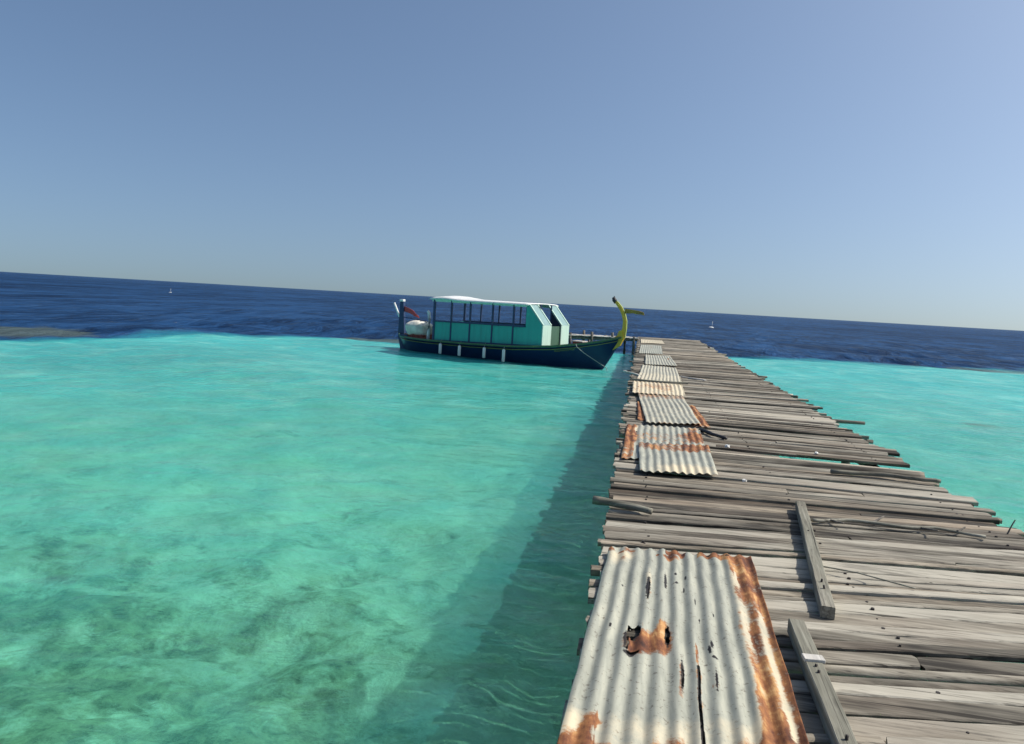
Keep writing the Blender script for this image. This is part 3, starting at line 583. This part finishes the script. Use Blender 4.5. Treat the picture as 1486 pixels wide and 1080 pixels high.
br = loose_log('branch', 'gnarled dry branch lying across the planks towards the right edge', [(1.32, 5.60, DECK+0.035), (1.6, 5.72, DECK+0.035), (1.95, 5.66, DECK+0.04), (2.2, 5.74, DECK+0.035), (2.5, 5.66, DECK+0.03)], 0.014, 7, 'batten', 30, 'branch')
for (a, b_, c_) in (((1.75, 5.70), (1.86, 5.80), 0.07), ((2.08, 5.70), (2.16, 5.58), 0.06), ((2.33, 5.7), (2.42, 5.80), 0.05), ((1.45, 5.66), (1.52, 5.56), 0.05)):
    tw = rough_pole([(a[0], a[1], DECK+0.035), (b_[0], b_[1], DECK+c_)], 0.010, a[0], 6, 5, 0.5).build('twig', M['pole'], br)
loose_log('stick', 'small upright stick poking up at the right edge of the pier', [(2.74, 5.90, DECK-0.02), (2.77, 5.91, DECK+0.05), (2.80, 5.92, DECK+0.11)], 0.006, 9, 'pole', 6, 'stick')
loose_log('branch', 'thick crooked branch on the right edge of the pier near the plank gap', [(1.9, 7.55, DECK+0.03), (2.35, 7.6, DECK+0.035), (2.7, 7.5, DECK+0.045), (2.86, 7.46, DECK+0.05)], 0.022, 12, 'batten', 14, 'branch')
loose_log('branch', 'thin bent twig lying right of the unbroken timber batten', [(1.14, 4.62, DECK+0.02), (1.35, 4.56, DECK+0.022), (1.62, 4.40, DECK+0.02)], 0.005, 14, 'batten', 10, 'branch')
def chip(label, x, yv, r, seed):
    vs = []; n, m_ = 8, 6; rr = np.random.RandomState(seed)
    for i in range(m_+1):
        for j in range(n):
            ph = math.pi*i/m_; th = 2*math.pi*j/n; q = r*(0.7+0.5*rr.rand())
            vs.append((q*math.sin(ph)*math.cos(th), q*math.sin(ph)*math.sin(th)*0.8, q*math.cos(ph)*0.7))
    fs = [(i*n+j, (i+1)*n+j, (i+1)*n+(j+1) % n, i*n+(j+1) % n) for i in range(m_) for j in range(n)]
    o = MB().add(vs, fs, 0, False).build('coral_chip', M['coral']); o.location = (x, yv, DECK+r*0.55); return tag(o, label, 'coral')
chip('white coral chip on the planks close to the white sheet\'s near edge', 1.00, 6.85, 0.022, 1)
chip('larger white coral chip on the planks beyond the near chip', 1.03, 8.54, 0.032, 2)
chip('white coral chip beside the gap in the planks', 2.0, 8.62, 0.025, 3)

# ------------------------------------------------------------------ the boat
BA = R(-20.2)
boat = empty('wooden_boat', (-10.1, 31.6, 0), BA, label='navy hulled wooden boat with teal cabin, white roof and curved yellow bow post', cat='boat')
bmax = 1.36
def g_h(s): return float(np.interp(s, [0, .06, .2, .45, .65, .8, .9, .96, 1.0], [.66, .60, .58, .60, .66, .78, .96, 1.12, 1.28]))
def half(s): return float(np.interp(s, [0, .03, .08, .15, .25, .45, .6, .72, .82, .9, .95, .98, 1.0], [.05, .30, .56, .78, .93, 1.0, 1.0, .95, .82, .59, .36, .17, .03]))
def hx(s, z):
    xs = -0.26-0.50*max(-0.5, min(z, 0.6)); xb = 9.23+0.58*z if z > 0 else 9.23+1.2*z
    return xs+(xb-xs)*s
NS, NTT = 44, 12
def hull_pt(s, t, side, off=0.0):
    g = g_h(s); z = -0.5+(g+0.5)*t; b = bmax*half(s)*(t**0.42*(0.80+0.20*t))+off
    return (hx(s, z), side*b, z)
hb = MB(); vs = []; fs = []
for side in (-1, 1):
    o = len(vs)
    for i in range(NS):
        for j in range(NTT): vs.append(hull_pt(i/(NS-1), j/(NTT-1), side))
    for i in range(NS-1):
        for j in range(NTT-1):
            q = (o+i*NTT+j, o+(i+1)*NTT+j, o+(i+1)*NTT+j+1, o+i*NTT+j+1); fs.append(q if side < 0 else tuple(reversed(q)))
hb.add(vs, fs, 0, True)
o = NS*NTT; hb.add([], [])
tv = [vs[j] for j in range(NTT)]+[vs[o+j] for j in range(NTT)]
hb.add(tv, [(j, j+1, NTT+j+1, NTT+j) for j in range(NTT-1)], 0, False)
hb.build('hull', M['hull'], boat)
dk = MB(); vs = []; fs = []
for i in range(NS):
    s = i/(NS-1); g = g_h(s)-0.10
    for k in (-1, -0.5, 0, 0.5, 1): vs.append((hx(s, g), k*bmax*half(s)*0.985, g+0.03*(1-k*k)))
for i in range(NS-1):
    for k in range(4): fs.append((i*5+k, (i+1)*5+k, (i+1)*5+k+1, i*5+k+1))
dk.add(vs, fs, 0, False).build('foredeck', M['boatdeck'], boat)
for side in (-1, 1):
    pts = [Vector(hull_pt(i/40, 1.0, side, 0.02))+Vector((0, 0, 0.0)) for i in range(41)]
    MB().tube(pts, 0.045, 6, 0, 0.8, False).build('gunwale', M['stripe'], boat)
    pts = []
    for i in range(41):
        s = i/40; g = g_h(s); t = (g-0.13+0.5)/(g+0.5); pts.append(hull_pt(s, t, side, 0.012))
    MB().tube(pts, 0.016, 6, 0, 1, False).build('rub_rail', M['olive'], boat)
# stern transom post, rudder
sp_ = MB(); sp_.prism([(-0.40, -0.3), (-0.05, -0.4), (-0.30, 0.62), (-0.42, 2.08), (-0.60, 2.10), (-0.66, 0.6)], -0.06, 0.06); sp_.build('stern_post', M['navy'], boat)
MB().box((-0.52, 0, 2.15), (0.20, 0.18, 0.10)).build('post_cap', M['white'], boat)
MB().box((0.20, 0, 0.66), (0.45, 1.5, 0.07)).build('stern_thwart', M['navy'], boat)
MB().tube([(-0.98, 0, 2.02), (-0.86, 0, 1.80), (-0.70, 0, 1.50), (-0.52, 0, 1.25)], 0.045, 8).build('tiller', M['white'], boat)
def cloth(name, mat, p0, dx, dz, h0, h1, seed, droop, parent):
    n, m_ = 16, 7; Ux, Vz = np.meshgrid(np.linspace(0, 1, n), np.linspace(0, 1, m_), indexing='ij')
    Xc = p0[0]+Ux*dx; Zc = p0[2]+Ux*dz-droop*Ux**2-(h0+(h1-h0)*Ux)*Vz*(0.8+0.4*fbm(Ux*5, Vz*2, seed, 2)); Yc = p0[1]+0.07*np.sin(Ux*9+Vz*2+seed)*Ux
    o = grid_mesh(name, Xc, Yc, Zc, mat, parent=parent); md = o.modifiers.new('hem', 'SOLIDIFY'); md.thickness = 0.006; return o
cloth('flag', M['red'], (-0.40, 0, 1.90), 0.80, -0.16, 0.26, 0.12, 3, 0.20, boat)
# cabin
YC = 1.13
def wall_z(x): return g_h((x+0.2)/10.2)-0.06
for side in (-1, 1):
    y0, y1 = (side*YC, side*(YC-0.04))
    n = 'side_panel'
    for (xa, xb) in ((2.10, 2.92), (2.96, 3.84), (3.88, 4.90), (4.94, 5.86), (5.90, 6.44)):
        MB().prism([(xa, wall_z(xa)), (xb, wall_z(xb)), (xb, 1.42), (xa, 1.38)], y0, y1).build(n, M['teal'], boat)
    MB().prism([(6.44, wall_z(6.44)), (7.16, wall_z(7.16)), (7.16, 1.54), (6.50, 2.30), (6.44, 2.30)], y0, y1).build(n, M['teal'], boat)
    MB().prism([(6.40, wall_z(6.44)), (7.10, wall_z(7.16)), (7.10, 1.52), (6.46, 2.26), (6.40, 2.26)], side*(YC-0.043), side*(YC-0.06)).build('wall_lining', M['navy'], boat)
    MB().prism([(2.05, wall_z(2.1)-0.02), (7.2, wall_z(7.2)-0.02), (7.2, wall_z(7.2)+0.11), (2.05, wall_z(2.1)+0.10)], side*(YC+0.002), side*(YC+0.03)).build('sill_board', M['navy'], boat)
    for x in (2.08, 2.94, 3.86, 4.92, 5.88):
        wdt = 0.10 if x < 2.2 else 0.065
        MB().box((x, side*(YC-0.005), (wall_z(x)+2.28)/2), (wdt, 0.075, 2.28-wall_z(x))).build('cabin_post', M['navy'], boat)
    MB().prism([(2.05, 1.37), (6.42, 1.42), (6.42, 1.50), (2.05, 1.43)], side*(YC+0.045), side*(YC-0.05)).build('window_rail', M['navy'], boat)
    MB().prism([(1.98, 2.20), (6.46, 2.20), (6.46, 2.31), (1.98, 2.31)], side*(YC+0.03), side*(YC-0.0)).build('roof_beam', M['mint'], boat)
for (ya, yb) in ((-YC-0.01, -0.43), (0.43, YC+0.01)):
    f = MB(); zz = wall_z(7.2)
    f.prism([(7.162, zz), (7.20, zz), (7.20, 1.545), (7.162, 1.53)], ya, yb); fp = f.build('front_panel', M['mint'], boat)
    MB().prism([(7.163, 1.532), (7.197, 1.548), (6.545, 2.315), (6.505, 2.302)], ya, yb).build('slanted_panel', M['pane'], fp)
    for ye in (ya, yb-0.07): MB().prism([(7.19, 1.56), (7.215, 1.56), (6.565, 2.325), (6.54, 2.32)], ye, ye+0.07).build('edge_trim', M['mint'], fp)
MB().box((7.12, 0, (wall_z(7.2)+1.5)/2), (0.04, 0.86, 1.5-wall_z(7.2))).build('door', M['door'], boat)
for s in (-1, 1): MB().box((6.7, s*0.44, 1.9), (0.05, 0.05, 0.85)).build('door_post', M['navy'], boat)
MB().prism([(2.06, wall_z(2.1)), (2.10, wall_z(2.1)), (2.10, 1.38), (2.06, 1.38)], -YC+0.05, YC-0.05).build('rear_panel', M['teal'], boat)
# roof: gently crowned slab
n, m_ = 24, 14
Ux, Vy = np.meshgrid(np.linspace(0, 1, n), np.linspace(-1, 1, m_), indexing='ij')
Xr = 1.92+Ux*4.66; Yr = Vy*1.30; Zr = 2.34+0.055*(1-Vy**2)*(1-0.35*Ux)+0.095*np.exp(-((Ux-0.14)/0.12)**2)*(1-Vy**2*0.5)-0.03*(np.abs(Vy) > 0.98)
ro = grid_mesh('roof', Xr, Yr, Zr, M['white'], parent=boat); md = ro.modifiers.new('slab', 'SOLIDIFY'); md.thickness = 0.05; md.offset = -1
# stem: curved bow post
path = [(9.55, 0.85), (9.83, 1.05), (9.97, 1.30), (10.04, 1.62), (10.04, 1.90), (9.96, 2.15), (9.84, 2.36), (9.70, 2.52), (9.58, 2.62)]
dep = [0.24, 0.26, 0.20, 0.125, 0.11, 0.105, 0.10, 0.09, 0.06]
def ribbon(mb, path, off0, off1, w_, mat=0):
    vs = []; fs = []
    for i, (x, z) in enumerate(path):
        a = path[max(0, i-1)]; b = path[min(len(path)-1, i+1)]; tx, tz = b[0]-a[0], b[1]-a[1]; l = math.hypot(tx, tz); nx, nz = tz/l, -tx/l
        o0 = off0[i]; o1 = off1[i]
        for (o_, yy) in ((o0, -w_), (o1, -w_), (o1, w_), (o0, w_)): vs.append((x+nx*o_, yy, z+nz*o_))
    for i in range(len(path)-1):
        for k in range(4): fs.append((i*4+k, i*4+(k+1) % 4, (i+1)*4+(k+1) % 4, (i+1)*4+k))
    k = (len(path)-1)*4; fs += [(3, 2, 1, 0), (k, k+1, k+2, k+3)]
    mb.add(vs, fs, mat, False); return mb
def dens(p, q=4):
    out = []
    for i in range(len(p)-1):
        for k in range(q): out.append(tuple(p[i][j]+(p[i+1][j]-p[i][j])*k/q for j in range(len(p[0]))))
    return out+[p[-1]]
st = ribbon(MB(), path, [-d/2 for d in dep], [d/2 for d in dep], 0.06).build('stem_post', M['yellow'], boat)
ribbon(MB(), path[2:], [d/2+0.002 for d in dep[2:]], [d/2+0.028 for d in dep[2:]], 0.035).build('stem_edge', M['green'], st)
MB().tube([(9.63, 0, 2.56), (9.56, 0, 2.66), (9.53, 0, 2.74), (9.55, 0, 2.80)], [0.07, 0.09, 0.07, 0.03], 8).build('stem_tip', M['dark'], st)
MB().prism([(9.45, 1.02), (9.95, 1.18), (10.06, 1.30), (9.98, 1.55), (9.86, 1.52), (9.80, 1.34), (9.5, 1.14)], -0.085, 0.085).build('stem_knee', M['yellow'], st)
ribbon(MB(), [(9.12, -0.12), (9.27, 0.05), (9.55, 0.52), (9.80, 0.98)], [-0.05]*4, [0.035]*4, 0.035).build('cutwater', M['hull'], boat)
cloth('pennant', M['flagcloth'], (10.0, 0.02, 2.36), 0.78, -0.05, 0.16, 0.10, 8, 0.05, boat)
# bitts and a hatch on the foredeck
for (x, yv, h, r) in ((8.05, -0.45, 0.34, 0.055), (8.70, -0.15, 0.34, 0.05), (8.75, 0.35, 0.30, 0.05)):
    MB().tube([(x, yv, 0.70), (x, yv, 0.76+h)], [r, r*0.9], 8).build('bitt', M['dark'], boat)
ht = MB(); ht.box((8.25, 0.0, 0.86), (0.42, 0.5, 0.26)); ht.build('hatch', M['brownred'], boat); 
MB().box((8.25, 0, 1.0), (0.46, 0.54, 0.04)).build('hatch_cover', M['palewood'], boat)
# illegible painted name on the bow: short pale green strokes following the planking
nm = MB(); rn = random.Random(3); x = 8.05; zz_ = []; k = 0
while x < 8.75:
    sq = (x+0.2)/10.15; g = g_h(sq); a = rn.uniform(0.03, 0.08) if k % 2 else 0.0
    zz_.append(hull_pt(sq, (g-0.17-a+0.5)/(g+0.5), -1, 0.008)); x += rn.uniform(0.02, 0.05); k += 1
nm.tube(zz_, 0.010, 5)
nm.build('painted_name', M['green'], boat)

BM = Matrix.Translation((-10.1, 31.6, 0)) @ Matrix.Rotation(BA, 4, 'Z')
def on_boat(p): return BM @ Vector(p)
# fenders
fl_ = [('white fender on the boat side, nearest the stern', 2.62, 0.50, 0.42), ('white fender on the boat side, second from the stern', 3.60, 0.50, 0.42), ('white fender on the boat side, third from the stern', 4.80, 0.52, 0.42), ('longest white fender on the boat side, nearest the cabin front', 5.70, 0.52, 0.50)]
for (lb, x, zt, hh) in fl_:
    s = (x+0.2)/10.1; side_y = -bmax*half(s)-0.075
    e = empty('fender', on_boat((x, side_y, zt-hh)), BA, label=lb, cat='fender', group='white fenders hanging along the side of the boat')
    MB().tube([(0, 0, 0.0), (0, 0, 0.03), (0, 0, hh-0.03), (0, 0, hh)], [0.04, 0.062, 0.062, 0.035], 12).build('fender_body', M['white'], e)
    MB().tube([(0, 0, hh-0.01), (0.0, 0.02, hh+0.07), (0, 0.10, hh+0.17)], 0.012, 6).build('lanyard', M['rope'], e)
# rope from the foredeck down the bow
tag(MB().tube([on_boat(p) for p in dens([(8.55, -0.98, 0.93), (8.62, -1.03, 0.83), (8.85, -0.86, 0.62), (9.2, -0.48, 0.33), (9.5, -0.2, 0.10), (9.62, -0.16, -0.25)], 3)], 0.014, 6).build('mooring_rope', M['rope']), 'grey rope running down over the navy bow into the water', 'rope')
# stern load
bd = empty('tarpaulin_bundle', on_boat((0.72, -0.28, 0.50)), BA, label='lumpy whitish tarpaulin bundle on a red-brown crate on the boat stern', cat='bundle')
n, m_ = 36, 20; vs = []; fs = []
for i in range(m_+1):
    for j in range(n):
        ph = math.pi*i/m_; th = 2*math.pi*j/n; q = 1+0.35*(float(fbm(j/n*9+3, i/m_*5, 77, 3))-0.5)
        cx = math.copysign(abs(math.sin(ph)*math.cos(th))**0.55, math.cos(th)); cy = math.copysign(abs(math.sin(ph)*math.sin(th))**0.6, math.sin(th)); cz = math.copysign(abs(math.cos(ph))**0.7, math.cos(ph))
        vs.append((0.52*cx*q, 0.50*cy*q, 0.47+0.33*cz*q))
for i in range(m_):
    for j in range(n): fs.append((i*n+j, (i+1)*n+j, (i+1)*n+(j+1) % n, i*n+(j+1) % n))
MB().add(vs, fs, 0, True).build('tarpaulin', M['tarp'], bd)
cr = MB()
for k in range(3): cr.box((0, 0, 0.03+k*0.085), (0.98-0.02*k, 0.86, 0.075))
for sx_ in (-0.44, 0, 0.44): cr.box((sx_, -0.44, 0.12), (0.07, 0.03, 0.27))
cr.build('crate', M['brownred'], bd)
MB().tube([(1.50, -0.72, 0.45), (1.52, -0.72, 0.9), (1.54, -0.72, 1.45), (1.50, -0.72, 1.70), (1.44, -0.72, 1.78)], [0.075, 0.072, 0.07, 0.065, 0.055], 10).build('exhaust_pipe', M['white'], boat)
MB().tube([(-0.48, 0, 1.42), (0.3, -0.2, 1.38), (1.1, -0.3, 1.33)], 0.02, 6).build('stern_rail', M['navy'], boat)
MB().tube([(1.1, -0.3, 1.34), (1.1, -0.3, 0.5)], 0.02, 6).build('rail_post', M['navy'], boat)

# ------------------------------------------------------------------ far floats
def float_thing(label, x, yv, r, hh):
    e = empty('buoy', (x, yv, 0), 0.3, label=label, cat='buoy', group='small white buoys on the deep blue sea')
    MB().tube([(-r, 0, 0.03), (-r*0.7, 0, 0.05), (0, 0, 0.06), (r*0.7, 0, 0.05), (r, 0, 0.04)], [r*0.12, r*0.30, r*0.36, r*0.28, r*0.08], 10).build('float', M['white'], e)
    MB().tube([(r*0.3, 0, 0.1), (r*0.34, 0, hh)], r*0.06, 6).build('mast', M['white'], e)
float_thing('small white buoy on the blue sea just beyond the right end of the pier', 10.56, 120.6, 0.42, 1.0)
float_thing('tiny white buoy far out on the blue sea left of the boat', -98, 141.6, 0.30, 0.9)
